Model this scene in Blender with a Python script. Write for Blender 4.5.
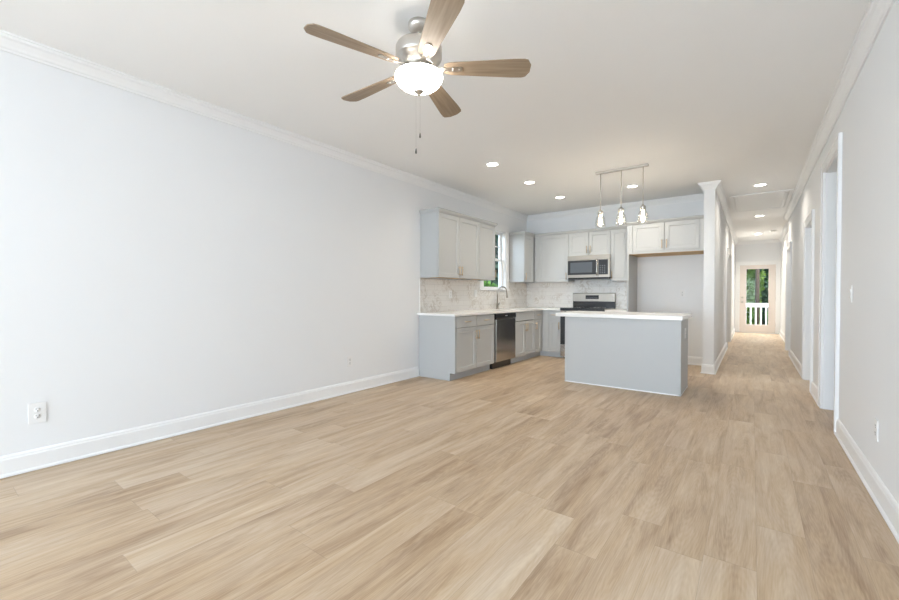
import bpy, bmesh, math, random
from mathutils import Vector, Matrix, Euler
random.seed(7)
for o in list(bpy.data.objects): bpy.data.objects.remove(o, do_unlink=True)
S = bpy.context.scene
COL = S.collection
PI = math.pi

# ------------------------------------------------------------------ dimensions
H = 2.759; YK = 7.675; XR = 4.332; YD = 15.164; YB = -8.0
PX0, PX1, PY0 = 3.181, 3.314, 6.934        # partition between kitchen and hall
CT = .889                                   # counter height

# ------------------------------------------------------------------ camera
cam = bpy.data.cameras.new('camera'); camo = bpy.data.objects.new('camera', cam); COL.objects.link(camo)
cam.sensor_width = 36; cam.sensor_fit = 'HORIZONTAL'; cam.lens = 405.9 / 899 * 36
cam.shift_x = -(450.6 - 449.5) / 899
cam.clip_start = .05; cam.clip_end = 300
R = Matrix.Rotation(math.radians(36.653), 4, 'Z') @ Matrix.Rotation(PI/2 - .0138, 4, 'X') @ Matrix.Rotation(.0008, 4, 'Z')
camo.matrix_world = Matrix.Translation((3.7576, 0, 1.1482)) @ R
S.camera = camo

# ------------------------------------------------------------------ world, sun, daylight, exposure
S.view_settings.view_transform = 'Standard'; S.view_settings.look = 'None'
S.view_settings.gamma = 1; S.view_settings.use_curve_mapping = False
S.view_settings.exposure = 0.75
W = bpy.data.worlds.new('sky'); S.world = W; W.use_nodes = True
wn = W.node_tree; bg = wn.nodes['Background']
sky = wn.nodes.new('ShaderNodeTexSky'); sky.sky_type = 'NISHITA'
sky.sun_disc = False; sky.sun_elevation = math.radians(48); sky.sun_rotation = math.radians(60)
wn.links.new(sky.outputs[0], bg.inputs[0]); bg.inputs[1].default_value = .24
def light(kind, name, loc, energy, color=(1,1,1), rot=(0,0,0), size=None, size_y=None, parent=None, spread=None):
    L = bpy.data.lights.new(name, kind); L.energy = energy; L.color = color
    if kind == 'AREA':
        L.size = size
        if size_y: L.shape = 'RECTANGLE'; L.size_y = size_y
        else: L.shape = 'DISK'
        if spread: L.spread = spread
    elif size is not None and kind in ('POINT', 'SPOT'): L.shadow_soft_size = size
    o = bpy.data.objects.new(name, L); COL.objects.link(o); o.location = loc; o.rotation_euler = rot
    if parent: o.parent = parent
    return o
sun = light('SUN', 'sun', (0, 0, 20), 2.0, (1, .95, .87), (math.radians(42), 0, math.radians(35))); sun.data.angle = .02
DAY = (.73, .862, 1.0)
# added daylight lamps in unseen window openings behind the camera and in the side rooms
for x in (.95, 3.2):
    light('AREA', 'fill_rear', (x, YB - .04, 1.30), 117, DAY, (PI/2, 0, 0), 1.5, 2.2)
light('AREA', 'fill_right', (XR + .09, -5.0, 1.45), 48, DAY, (PI/2, 0, PI/2), 2.4, 1.8)
light('AREA', 'fill_left', (-.09, -3.6, 1.45), 155, DAY, (PI/2, 0, -PI/2), 1.8, 1.8)
for y, e in ((3.6, 6), (7.6, 11), (11.4, 8)):
    light('AREA', 'fill_side', (7.0, y, 1.45), e, DAY, (PI/2, 0, PI/2), 1.3, 1.5)
light('AREA', 'daylight_kitchen', (-1.15, 5.0, 2.9), 45, DAY, (math.radians(58), 0, math.radians(-42)), 1.2, 1.2)
# added lamp outside, out of view, brightening the hall through the glazed end door
light('AREA', 'fill_porch', (3.87, YD+1.0, 2.85), 150, (.95, 1, .93), (math.radians(-52), 0, 0), 1.6, .9)
WARM = (1, .92, .79)
CAN_W = (3.3, 3.4, 5.5, 5.5, 4, 6.5, 14)

# ------------------------------------------------------------------ materials
def nt(m): return m.node_tree
def link(m, a, b): m.node_tree.links.new(a, b)
def node(m, t, **kw):
    n = m.node_tree.nodes.new(t)
    for k, v in kw.items(): setattr(n, k, v)
    return n
def mth(m, op, a, b=None, c=None):
    n = node(m, 'ShaderNodeMath', operation=op)
    for i, v in enumerate((a, b, c)):
        if v is None: continue
        if isinstance(v, (int, float)): n.inputs[i].default_value = v
        else: link(m, v, n.inputs[i])
    return n.outputs[0]
def mixc(m, f, a, b, bt='MIX'):
    n = node(m, 'ShaderNodeMix', data_type='RGBA', blend_type=bt)
    for s, v in ((n.inputs[0], f), (n.inputs[6], a), (n.inputs[7], b)):
        if isinstance(v, (int, float)): s.default_value = v
        elif isinstance(v, tuple): s.default_value = v + (1,) if len(v) == 3 else v
        else: link(m, v, s)
    return n.outputs[2]
def mat(name, col, rough=.5, metal=0, var=.03, scale=6, bump=0, bscale=80, spec=.5, stretch=None):
    m = bpy.data.materials.new(name); m.use_nodes = True
    b = m.node_tree.nodes['Principled BSDF']
    b.inputs['Roughness'].default_value = rough; b.inputs['Metallic'].default_value = metal
    b.inputs['Specular IOR Level'].default_value = spec
    tc = node(m, 'ShaderNodeTexCoord')
    vec = tc.outputs['Object']
    if stretch:
        mp = node(m, 'ShaderNodeMapping'); mp.inputs['Scale'].default_value = stretch; link(m, vec, mp.inputs[0]); vec = mp.outputs[0]
    nz = node(m, 'ShaderNodeTexNoise'); nz.inputs['Scale'].default_value = scale; nz.inputs['Detail'].default_value = 3
    link(m, vec, nz.inputs['Vector'])
    c2 = tuple(max(0, c * (1 - var)) for c in col); c1 = tuple(min(1, c * (1 + var)) for c in col)
    link(m, mixc(m, nz.outputs[0], c2, c1), b.inputs['Base Color'])
    if bump:
        n2 = node(m, 'ShaderNodeTexNoise'); n2.inputs['Scale'].default_value = bscale; link(m, vec, n2.inputs['Vector'])
        bp = node(m, 'ShaderNodeBump'); bp.inputs['Strength'].default_value = bump; bp.inputs['Distance'].default_value = .002
        link(m, n2.outputs[0], bp.inputs['Height']); link(m, bp.outputs[0], b.inputs['Normal'])
    return m
def emis(name, col, strength, base=(.9, .9, .9)):
    m = mat(name, base, .4, var=.01); b = m.node_tree.nodes['Principled BSDF']
    b.inputs['Emission Color'].default_value = col + (1,); b.inputs['Emission Strength'].default_value = strength
    return m
def glass_mat(name, tint=(1, 1, 1), gloss=.08, fres=.6):
    m = bpy.data.materials.new(name); m.use_nodes = True; t = m.node_tree; t.nodes.clear()
    out = t.nodes.new('ShaderNodeOutputMaterial'); mx = t.nodes.new('ShaderNodeMixShader')
    tr = t.nodes.new('ShaderNodeBsdfTransparent'); gl = t.nodes.new('ShaderNodeBsdfGlossy'); gl.inputs['Roughness'].default_value = .03
    tr.inputs[0].default_value = tint + (1,)
    lw = t.nodes.new('ShaderNodeLayerWeight'); lw.inputs[0].default_value = .25
    ma = t.nodes.new('ShaderNodeMath'); ma.operation = 'MULTIPLY_ADD'; ma.inputs[1].default_value = fres; ma.inputs[2].default_value = gloss * .4
    t.links.new(lw.outputs['Fresnel'], ma.inputs[0]); t.links.new(ma.outputs[0], mx.inputs[0])
    t.links.new(tr.outputs[0], mx.inputs[1]); t.links.new(gl.outputs[0], mx.inputs[2]); t.links.new(mx.outputs[0], out.inputs[0])
    return m
M = {}
M['wall'] = mat('wall_paint', (.845, .856, .870), .55, var=.008, scale=2, bump=.05, bscale=220)
M['ceil'] = mat('ceiling_paint', (.93, .932, .93), .8, var=.008, scale=2, bump=.06, bscale=160)
M['trim'] = mat('trim_paint', (.88, .885, .89), .35, var=.006)
M['cab'] = mat('cabinet_grey_paint', (.495, .506, .508), .42, var=.012, scale=3)
M['cabdark'] = mat('cabinet_inside_shadow_gap', (.36, .365, .37), .6)
M['toe'] = mat('toe_kick_paint', (.55, .57, .59), .5)
M['wood_raw'] = mat('raw_plywood', (.62, .41, .19), .6, var=.15, scale=4, stretch=(1, 12, 12))
M['brass'] = mat('champagne_brass', (.62, .49, .34), .36, 1, var=.04)
M['nickel'] = mat('brushed_nickel', (.62, .59, .55), .34, 1, var=.05, scale=30)
M['chain'] = mat('dark_pewter', (.10, .095, .09), .5, .6, var=.1)
M['faucet'] = mat('faucet_nickel', (.38, .345, .30), .28, 1, var=.04)
M['steel'] = mat('brushed_stainless', (.50, .48, .46), .24, 1, var=.10, scale=5, stretch=(30, 30, 1), bump=.04, bscale=9)
M['steelw'] = mat('warm_stainless', (.40, .37, .33), .42, 1, var=.06, scale=6, stretch=(1, 30, 30))
M['black'] = mat('black_enamel', (.018, .018, .02), .25, var=.1)
M['blackglass'] = mat('black_oven_glass', (.03, .034, .04), .08, var=.1)
M['mwglass'] = mat('microwave_window_glass', (.10, .115, .135), .10, var=.1)
M['plastic'] = mat('white_plastic', (.86, .86, .86), .4, var=.01)
M['slot'] = mat('dark_slot', (.06, .06, .06), .6)
M['doorpaint'] = mat('cream_door_paint', (.80, .73, .68), .45, var=.01)
M['bark'] = mat('tree_bark', (.14, .10, .075), .9, var=.4, scale=9, bump=.6, bscale=18)
M['deck'] = mat('deck_boards', (.55, .54, .52), .7, var=.1, stretch=(14, 1, 1))
M['ground'] = mat('lawn_ground', (.14, .22, .07), .95, var=.4, scale=3)
M['glass'] = glass_mat('window_glass', (1, 1, 1), .01, .10)
M['jar'] = glass_mat('clear_pendant_glass', (.99, .985, .975), .12, .22)
M['can'] = emis('recessed_lens', (1, .93, .82), 7)
M['bulb'] = emis('filament_bulb', (1, .84, .60), 14)
M['bowl'] = emis('frosted_bowl', (1, .94, .85), 19, (.95, .93, .9))
for k, (c, v) in {'leaf': ((.15, .33, .05), .5), 'leafdark': ((.055, .13, .075), .5), 'leaflight': ((.30, .45, .10), .4)}.items():  # leafdark has the shade on the trees put into its colour
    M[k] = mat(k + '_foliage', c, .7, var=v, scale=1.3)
    b = M[k].node_tree.nodes['Principled BSDF']; b.inputs['Subsurface Weight'].default_value = 0

def quartz():
    m = mat('white_quartz', (.86, .855, .84), .22, var=.02, scale=5)
    return m
M['quartz'] = quartz()

def floor_mat():
    m = bpy.data.materials.new('oak_vinyl_planks'); m.use_nodes = True
    b = m.node_tree.nodes['Principled BSDF']
    tc = node(m, 'ShaderNodeTexCoord'); sp = node(m, 'ShaderNodeSeparateXYZ'); link(m, tc.outputs['Object'], sp.inputs[0])
    x, y = sp.outputs[0], sp.outputs[1]
    X = mth(m, 'DIVIDE', mth(m, 'SUBTRACT', x, 2.848), .1865)
    row = mth(m, 'FLOOR', X); fx = mth(m, 'FRACT', X)
    w1 = node(m, 'ShaderNodeTexWhiteNoise', noise_dimensions='1D'); link(m, mth(m, 'ADD', row, 12.37), w1.inputs['W'])
    Y = mth(m, 'ADD', mth(m, 'DIVIDE', y, 1.21), mth(m, 'MULTIPLY', w1.outputs[0], 7.0))
    colm = mth(m, 'FLOOR', Y); fy = mth(m, 'FRACT', Y)
    w2 = node(m, 'ShaderNodeTexWhiteNoise', noise_dimensions='2D')
    cv = node(m, 'ShaderNodeCombineXYZ'); link(m, row, cv.inputs[0]); link(m, colm, cv.inputs[1]); link(m, cv.outputs[0], w2.inputs['Vector'])
    rnd = w2.outputs[0]
    sc = node(m, 'ShaderNodeSeparateColor'); link(m, w2.outputs[1], sc.inputs[0])
    def vec(ax, ay):
        c = node(m, 'ShaderNodeCombineXYZ')
        link(m, mth(m, 'ADD', mth(m, 'MULTIPLY', x, ax), mth(m, 'MULTIPLY', rnd, 37)), c.inputs[0])
        link(m, mth(m, 'ADD', mth(m, 'MULTIPLY', y, ay), mth(m, 'MULTIPLY', sc.outputs[1], 51)), c.inputs[1])
        link(m, mth(m, 'MULTIPLY', sc.outputs[2], 9), c.inputs[2])
        return c.outputs[0]
    def noise(v, scale, det, rough=.55, dist=0):
        n = node(m, 'ShaderNodeTexNoise'); link(m, v, n.inputs['Vector']); n.inputs['Scale'].default_value = scale
        n.inputs['Detail'].default_value = det; n.inputs['Roughness'].default_value = rough; n.inputs['Distortion'].default_value = dist
        return n.outputs[0]
    broad = noise(vec(11, 1.3), 1, 4, .55, .9)
    fine = noise(vec(95, 5), 1, 5, .65, .4)
    # cathedral rings
    wv = node(m, 'ShaderNodeTexWave', wave_type='RINGS', rings_direction='Z'); 
    cen = node(m, 'ShaderNodeCombineXYZ')
    link(m, mth(m, 'MULTIPLY', mth(m, 'SUBTRACT', fx, mth(m, 'ADD', .2, mth(m, 'MULTIPLY', sc.outputs[0], .6))), 2.2), cen.inputs[0])
    link(m, mth(m, 'MULTIPLY', mth(m, 'SUBTRACT', fy, sc.outputs[1]), 1.5), cen.inputs[1])
    link(m, cen.outputs[0], wv.inputs['Vector']); wv.inputs['Scale'].default_value = 3.4; wv.inputs['Distortion'].default_value = 5
    wv.inputs['Detail'].default_value = 2; wv.inputs['Detail Scale'].default_value = 1.2
    t = mth(m, 'ADD', mth(m, 'MULTIPLY', rnd, .24), mth(m, 'MULTIPLY', broad, 1.15))
    t = mth(m, 'ADD', t, mth(m, 'MULTIPLY', fine, .60))
    t = mth(m, 'ADD', t, mth(m, 'MULTIPLY', wv.outputs[1], .07))
    t = mth(m, 'SUBTRACT', t, .60)
    cr = node(m, 'ShaderNodeValToRGB'); link(m, t, cr.inputs[0])
    e = cr.color_ramp.elements
    e[0].position = .05; e[0].color = (.33, .225, .145, 1); e[1].position = .88; e[1].color = (.68, .58, .46, 1)
    n = e.new(.42); n.color = (.52, .395, .275, 1)
    blot = noise(vec(5, 1.1), 1.3, 3, .6, .8)
    bl = mth(m, 'MINIMUM', mth(m, 'MAXIMUM', mth(m, 'MULTIPLY', mth(m, 'SUBTRACT', blot, .40), 4.5), 0), 1)
    tinted = mixc(m, bl, mixc(m, 1.0, cr.outputs[0], (1.0, .985, .97), 'MULTIPLY'), mixc(m, 1.0, cr.outputs[0], (1.0, .958, .885), 'MULTIPLY'))
    seam = mth(m, 'MAXIMUM', mth(m, 'LESS_THAN', fx, .009), mth(m, 'LESS_THAN', fy, .0022))
    c = mixc(m, mth(m, 'MULTIPLY', seam, .36), tinted, (.22, .15, .10))
    link(m, c, b.inputs['Base Color'])
    b.inputs['Roughness'].default_value = .42; b.inputs['Specular IOR Level'].default_value = .42
    bp = node(m, 'ShaderNodeBump'); bp.inputs['Strength'].default_value = .12; bp.inputs['Distance'].default_value = .002
    link(m, mth(m, 'SUBTRACT', fine, seam), bp.inputs['Height']); link(m, bp.outputs[0], b.inputs['Normal'])
    return m
M['floor'] = floor_mat()

def tile_mat():
    m = bpy.data.materials.new('marble_look_tile'); m.use_nodes = True
    b = m.node_tree.nodes['Principled BSDF']
    tc = node(m, 'ShaderNodeTexCoord'); sp = node(m, 'ShaderNodeSeparateXYZ'); link(m, tc.outputs['Object'], sp.inputs[0])
    cv = node(m, 'ShaderNodeCombineXYZ'); link(m, mth(m, 'ADD', sp.outputs[0], sp.outputs[1]), cv.inputs[0])
    link(m, mth(m, 'SUBTRACT', sp.outputs[2], CT), cv.inputs[1])
    br = node(m, 'ShaderNodeTexBrick'); link(m, cv.outputs[0], br.inputs['Vector'])
    br.inputs['Scale'].default_value = 1; br.inputs['Brick Width'].default_value = .30; br.inputs['Row Height'].default_value = .081
    br.inputs['Mortar Size'].default_value = .0016; br.inputs['Mortar Smooth'].default_value = .1
    br.inputs['Color1'].default_value = (.86, .845, .82, 1); br.inputs['Color2'].default_value = (.80, .785, .76, 1); br.inputs['Mortar'].default_value = (.66, .65, .63, 1)
    w = node(m, 'ShaderNodeTexNoise'); link(m, cv.outputs[0], w.inputs['Vector']); w.inputs['Scale'].default_value = 7; w.inputs['Detail'].default_value = 6; w.inputs['Distortion'].default_value = 1.6
    v = mth(m, 'ABSOLUTE', mth(m, 'SUBTRACT', w.outputs[0], .5))
    v = mth(m, 'SUBTRACT', 1, mth(m, 'MINIMUM', mth(m, 'MULTIPLY', v, 16), 1))
    w2 = node(m, 'ShaderNodeTexNoise'); link(m, cv.outputs[0], w2.inputs['Vector']); w2.inputs['Scale'].default_value = 4
    v = mth(m, 'MULTIPLY', mth(m, 'MULTIPLY', v, .75), mth(m, 'SMOOTH_MAX', mth(m, 'MULTIPLY', mth(m, 'SUBTRACT', w2.outputs[0], .42), 5), 0, .1))
    c = mixc(m, mth(m, 'MINIMUM', v, .55), br.outputs[0], (.50, .44, .37))
    link(m, c, b.inputs['Base Color']); b.inputs['Roughness'].default_value = .22
    bp = node(m, 'ShaderNodeBump', invert=True); bp.inputs['Strength'].default_value = .3; bp.inputs['Distance'].default_value = .001
    link(m, br.outputs[1], bp.inputs['Height']); link(m, bp.outputs[0], b.inputs['Normal'])
    return m
M['tile'] = tile_mat()

def wood_mat():
    m = bpy.data.materials.new('fan_blade_oak'); m.use_nodes = True; b = m.node_tree.nodes['Principled BSDF']
    tc = node(m, 'ShaderNodeTexCoord'); mp = node(m, 'ShaderNodeMapping'); mp.inputs['Scale'].default_value = (2.2, 40, 40); link(m, tc.outputs['Object'], mp.inputs[0])
    n = node(m, 'ShaderNodeTexNoise'); n.inputs['Scale'].default_value = 1.3; n.inputs['Detail'].default_value = 5; link(m, mp.outputs[0], n.inputs['Vector'])
    cr = node(m, 'ShaderNodeValToRGB'); link(m, n.outputs[0], cr.inputs[0]); e = cr.color_ramp.elements
    e[0].position = .3; e[0].color = (.23, .165, .11, 1); e[1].position = .72; e[1].color = (.37, .285, .20, 1)
    link(m, cr.outputs[0], b.inputs['Base Color']); b.inputs['Roughness'].default_value = .45
    return m
M['blade'] = wood_mat()

# ------------------------------------------------------------------ mesh builder
class MB:
    def __init__(s): s.v = []; s.f = []; s.sm = []
    def add(s, verts, faces, smooth=False):
        n = len(s.v); s.v += [tuple(v) for v in verts]
        s.f += [tuple(i + n for i in f) for f in faces]; s.sm += [smooth] * len(faces); return s
    def box(s, a, b):
        x0, x1 = sorted((a[0], b[0])); y0, y1 = sorted((a[1], b[1])); z0, z1 = sorted((a[2], b[2]))
        return s.add([(x0,y0,z0),(x1,y0,z0),(x1,y1,z0),(x0,y1,z0),(x0,y0,z1),(x1,y0,z1),(x1,y1,z1),(x0,y1,z1)],
            [(0,3,2,1),(4,5,6,7),(0,1,5,4),(1,2,6,5),(2,3,7,6),(3,0,4,7)])
    def prism(s, poly, axis, a, b):
        """poly: 2-D outline, extruded along axis from a to b"""
        def P(u, v, w):
            return {'x': (w, u, v), 'y': (u, w, v), 'z': (u, v, w)}[axis]
        n = len(poly)
        return s.add([P(u, v, a) for u, v in poly] + [P(u, v, b) for u, v in poly],
            [tuple(range(n))[::-1], tuple(range(n, 2*n))] + [(i, (i+1) % n, n + (i+1) % n, n + i) for i in range(n)])
    def lathe(s, prof, c=(0,0,0), n=32, smooth=True, axis='z'):
        vs = []; fs = []
        for r, z in prof:
            for k in range(n):
                a = 2*PI*k/n
                p = (r*math.cos(a), r*math.sin(a), z)
                if axis == 'y': p = (p[0], p[2], p[1])
                if axis == 'x': p = (p[2], p[0], p[1])
                vs.append((c[0]+p[0], c[1]+p[1], c[2]+p[2]))
        m = len(prof)
        for i in range(m-1):
            for k in range(n):
                fs.append((i*n+k, i*n+(k+1) % n, (i+1)*n+(k+1) % n, (i+1)*n+k))
        if len(prof) > 2 and prof[0][0] > 1e-5 and abs(prof[0][0]-prof[-1][0]) < 1e-6:      # a ring: close the profile
            for k in range(n): fs.append(((m-1)*n+k, (m-1)*n+(k+1) % n, (k+1) % n, k))
        else:
            if prof[0][0] > 1e-5: fs.append(tuple(range(n))[::-1])
            if prof[-1][0] > 1e-5: fs.append(tuple(range((m-1)*n, m*n)))
        return s.add(vs, fs, smooth)
    def tube(s, pts, r, n=10, smooth=True):
        pts = [Vector(p) for p in pts]; vs = []; fs = []
        up = None
        for i, p in enumerate(pts):
            d = (pts[min(i+1, len(pts)-1)] - pts[max(i-1, 0)]).normalized()
            if up is None: up = Vector((0,0,1)) if abs(d.z) < .9 else Vector((1,0,0))
            a = d.cross(up).normalized(); up = a.cross(d).normalized()
            rr = r[i] if isinstance(r, (list, tuple)) else r
            for k in range(n):
                t = 2*PI*k/n; vs.append(p + a*rr*math.cos(t) + up*rr*math.sin(t))
        m = len(pts)
        for i in range(m-1):
            for k in range(n): fs.append((i*n+k, i*n+(k+1) % n, (i+1)*n+(k+1) % n, (i+1)*n+k))
        fs += [tuple(range(n))[::-1], tuple(range((m-1)*n, m*n))]
        return s.add(vs, fs, smooth)
    def sweep(s, path, prof, closed=False):
        """profile (offset to the right of the path, z) swept with mitred corners"""
        n = len(path); m = len(prof); P = [Vector(p) for p in path]; vs = []; fs = []
        for i in range(n):
            ns = []
            if closed or i > 0: d = (P[i] - P[i-1]).normalized(); ns.append(Vector((d.y, -d.x)))
            if closed or i < n-1: d = (P[(i+1) % n] - P[i]).normalized(); ns.append(Vector((d.y, -d.x)))
            if len(ns) == 1: off = ns[0]
            else: off = (ns[0] + ns[1]) / (1 + ns[0].dot(ns[1]))
            for o, z in prof: vs.append((P[i].x + off.x*o, P[i].y + off.y*o, z))
        for i in range(n if closed else n-1):
            j = (i+1) % n
            for k in range(m): fs.append((i*m+k, j*m+k, j*m+(k+1) % m, i*m+(k+1) % m))
        if not closed: fs += [tuple(range(m)), tuple(range((n-1)*m, n*m))[::-1]]
        return s.add(vs, fs)
    def shaker(s, x0, x1, z0, z1, yb, t=.02, rail=.057, rec=.009):
        """five-piece door: front faces -y, back at yb"""
        yf = yb - t; a, b, c, d = x0+rail, x1-rail, z0+rail, z1-rail; e = .004
        vs = [(x0,yf,z0),(x1,yf,z0),(x1,yf,z1),(x0,yf,z1), (a,yf,c),(b,yf,c),(b,yf,d),(a,yf,d),
              (a+e,yf+rec,c+e),(b-e,yf+rec,c+e),(b-e,yf+rec,d-e),(a+e,yf+rec,d-e), (x0,yb,z0),(x1,yb,z0),(x1,yb,z1),(x0,yb,z1)]
        fs = []
        for i in range(4):
            j = (i+1) % 4
            fs += [(i, j, 4+j, 4+i), (4+i, 4+j, 8+j, 8+i), (j, i, 12+i, 12+j)]
        fs += [(8,9,10,11), (15,14,13,12)]
        return s.add(vs, fs)
    def build(s, name, m, parent=None, bevel=0, loc=None, seg=2, subsurf=0):
        me = bpy.data.meshes.new(name); me.from_pydata(s.v, [], s.f); me.update()
        bm = bmesh.new(); bm.from_mesh(me); bmesh.ops.recalc_face_normals(bm, faces=bm.faces); bm.to_mesh(me); bm.free()
        for p, sm in zip(me.polygons, s.sm): p.use_smooth = sm
        me.materials.append(m if not isinstance(m, str) else M[m])
        o = bpy.data.objects.new(name, me); COL.objects.link(o)
        if parent: o.parent = parent
        if loc: o.location = loc
        if bevel:
            md = o.modifiers.new('bevel', 'BEVEL'); md.width = bevel; md.segments = seg; md.limit_method = 'ANGLE'; md.angle_limit = math.radians(40)
        return o
def tag(o, label=None, cat=None, group=None, kind=None):
    if label: o['label'] = label
    if cat: o['category'] = cat
    if group: o['group'] = group
    if kind: o['kind'] = kind
    return o
def thing(name, label, cat, loc=(0,0,0), rz=0, group=None, kind=None):
    o = bpy.data.objects.new(name, None); COL.objects.link(o); o.location = loc; o.rotation_euler = (0, 0, rz); o.empty_display_size = .1
    return tag(o, label, cat, group, kind)
def struct(mb, name, m, label, cat='wall', bevel=0):
    return tag(mb.build(name, m, None, bevel), label, cat, kind='structure')
def copy_thing(o, loc, label):
    c = o.copy(); COL.objects.link(c); c.location = loc; c['label'] = label
    for ch in o.children:
        d = ch.copy(); COL.objects.link(d); d.parent = c
        for g in ch.children:
            e = g.copy(); COL.objects.link(e); e.parent = d
    return c

# ------------------------------------------------------------------ room shell
struct(MB().box((-.15, YB-.15, -.12), (7.1, YD+.15, 0)), 'floor', 'floor', 'light oak vinyl plank floor running the length of the room and hall', 'floor')
struct(MB().box((-.15, YB-.15, H), (7.1, YD+.15, H+.12)), 'ceiling', 'ceil', 'flat white painted ceiling over room, kitchen and hall', 'ceiling')
# left wall with the kitchen window opening
WY0, WY1, WZ0, WZ1 = 5.985, 6.775, 1.245, 2.325
LWN = (-4.5, -2.7, .55, 2.35)  # unseen opening behind the camera, added to let in light from the left
struct(MB().box((-.15, YB, 0), (0, LWN[0], H)).box((-.15, LWN[0], 0), (0, LWN[1], LWN[2])).box((-.15, LWN[0], LWN[3]), (0, LWN[1], H)).box((-.15, LWN[1], 0), (0, WY0, H)).box((-.15, WY1, 0), (0, YK+.13, H)).box((-.15, WY0, 0), (0, WY1, WZ0)).box((-.15, WY0, WZ1), (0, WY1, H)),
       'wall_left', 'wall', 'long blank white wall on the left')
struct(MB().box((0, YK, 0), (PX0, YK+.13, H)), 'wall_back', 'wall', 'white kitchen wall behind the range')
# partition: end face in view, then the hall's left side with a door opening
LD0, LD1, LDZ = 10.55, 12.0, 2.05
struct(MB().box((PX0, PY0, 0), (PX1, LD0, H)).box((PX0, LD1, 0), (PX1, YD, H)).box((PX0, LD0, LDZ), (PX1, LD1, H)),
       'wall_partition', 'wall', 'white partition wall between the kitchen and the hall')
# right wall with three openings, side rooms behind
O1 = (4.645, 5.509, 2.375); O2 = (6.44, 7.24, 2.055); O3 = (9.93, 10.83, 2.055); WT = .13
mb = MB()
RW = (-6.2, -3.8, .55, 2.35)  # unseen opening behind the camera, added for light from the right
mb.box((XR, YB, 0), (XR+WT, RW[0], H)).box((XR, RW[0], 0), (XR+WT, RW[1], RW[2])).box((XR, RW[0], RW[3]), (XR+WT, RW[1], H))
ys = [RW[1], O1[0], O1[1], O2[0], O2[1], O3[0], O3[1], 10.95]
for a, b in ((0,1),(2,3),(4,5),(6,7)): mb.box((XR, ys[a], 0), (XR+WT, ys[b], H))
for o in (O1, O2, O3): mb.box((XR, o[0], o[2]), (XR+WT, o[1], H))
XE = 4.41
mb.box((XE, 10.95, 0), (XE+WT, YD, H))
struct(mb, 'wall_right', 'wall', 'white wall on the right with the hall openings in it')
DX0, DX1, DZ = 3.42, 4.315, 2.05
struct(MB().box((PX0, YD, 0), (DX0, YD+.15, H)).box((DX1, YD, 0), (7.1, YD+.15, H)).box((DX0, YD, DZ), (DX1, YD+.15, H)), 'wall_end', 'wall', 'white wall at the far end of the hall')
mb = MB()
x = -.15
for a, b in ((.2, 1.7), (2.45, 3.95)): mb.box((x, YB-.15, 0), (a, YB, H)).box((a, YB-.15, 0), (b, YB, .2)).box((a, YB-.15, 2.4), (b, YB, H)); x = b
mb.box((x, YB-.15, 0), (7.1, YB, H))
struct(mb, 'wall_rear', 'wall', 'white wall behind the camera with two tall openings added for light')  # both rear openings are unseen and added as light sources
SW = [(2.95, 4.25), (6.95, 8.25), (10.75, 12.05)]  # window openings added to hold the side-room lamps
mb = MB(); yy = YB
for a, b in SW: mb.box((6.96, yy, 0), (7.1, a, H)).box((6.96, a, 0), (7.1, b, .7)).box((6.96, a, 2.2), (7.1, b, H)); yy = b
mb.box((6.96, yy, 0), (7.1, YD, H))
mb.box((XR+WT, 1.6, 0), (6.96, 1.7, H)).box((XR+WT, 5.95, 0), (6.96, 6.05, H)).box((XR+WT, 9.3, 0), (6.96, 9.4, H)).box((XE+WT, 13.3, 0), (6.96, 13.4, H))
struct(mb, 'wall_side', 'wall', 'white walls of the rooms beyond the right hand openings')
mb = MB()
for a, b in ((.2, 1.7), (2.45, 3.95)):
    mb.box((a, YB-.12, .2), (b, YB-.06, .26)).box((a, YB-.12, 2.34), (b, YB-.06, 2.4)).box((a, YB-.12, .2), (a+.06, YB-.06, 2.4)).box((b-.06, YB-.12, .2), (b, YB-.06, 2.4)).box((a, YB-.12, 1.3), (b, YB-.06, 1.35))
struct(mb, 'added_window_2', 'trim', 'unseen white window sashes added for light in the wall behind the camera', 'window')
mb = MB()
for a, b in SW: mb.box((7.02, a, .7), (7.06, b, .76)).box((7.02, a, 2.14), (7.06, b, 2.2)).box((7.02, a, .76), (7.06, a+.06, 2.14)).box((7.02, b-.06, .76), (7.06, b, 2.14)).box((7.02, a+.06, 1.43), (7.06, b-.06, 1.47))
struct(MB().box((-.08, LWN[0], LWN[2]), (-.05, LWN[1], LWN[2]+.05)).box((-.08, LWN[0], LWN[3]-.05), (-.05, LWN[1], LWN[3])).box((-.08, LWN[0], LWN[2]+.05), (-.05, LWN[0]+.05, LWN[3]-.05)).box((-.08, LWN[1]-.05, LWN[2]+.05), (-.05, LWN[1], LWN[3]-.05)),
       'added_window_5', 'trim', 'unseen white window frame added for light in the left wall behind the camera', 'window')
struct(MB().box((XR+.05, RW[0], RW[2]), (XR+.08, RW[1], RW[2]+.05)).box((XR+.05, RW[0], RW[3]-.05), (XR+.08, RW[1], RW[3])).box((XR+.05, RW[0], RW[2]+.05), (XR+.08, RW[0]+.05, RW[3]-.05)).box((XR+.05, RW[1]-.05, RW[2]+.05), (XR+.08, RW[1], RW[3]-.05)).box((XR+.05, -5.03, RW[2]+.05), (XR+.08, -4.97, RW[3]-.05)),
       'added_window_4', 'trim', 'unseen white window sashes added for light in the right wall behind the camera', 'window')
struct(mb, 'added_window_3', 'trim', 'unseen white window sashes added round the lamps in the rooms right of the hall', 'window')

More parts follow.
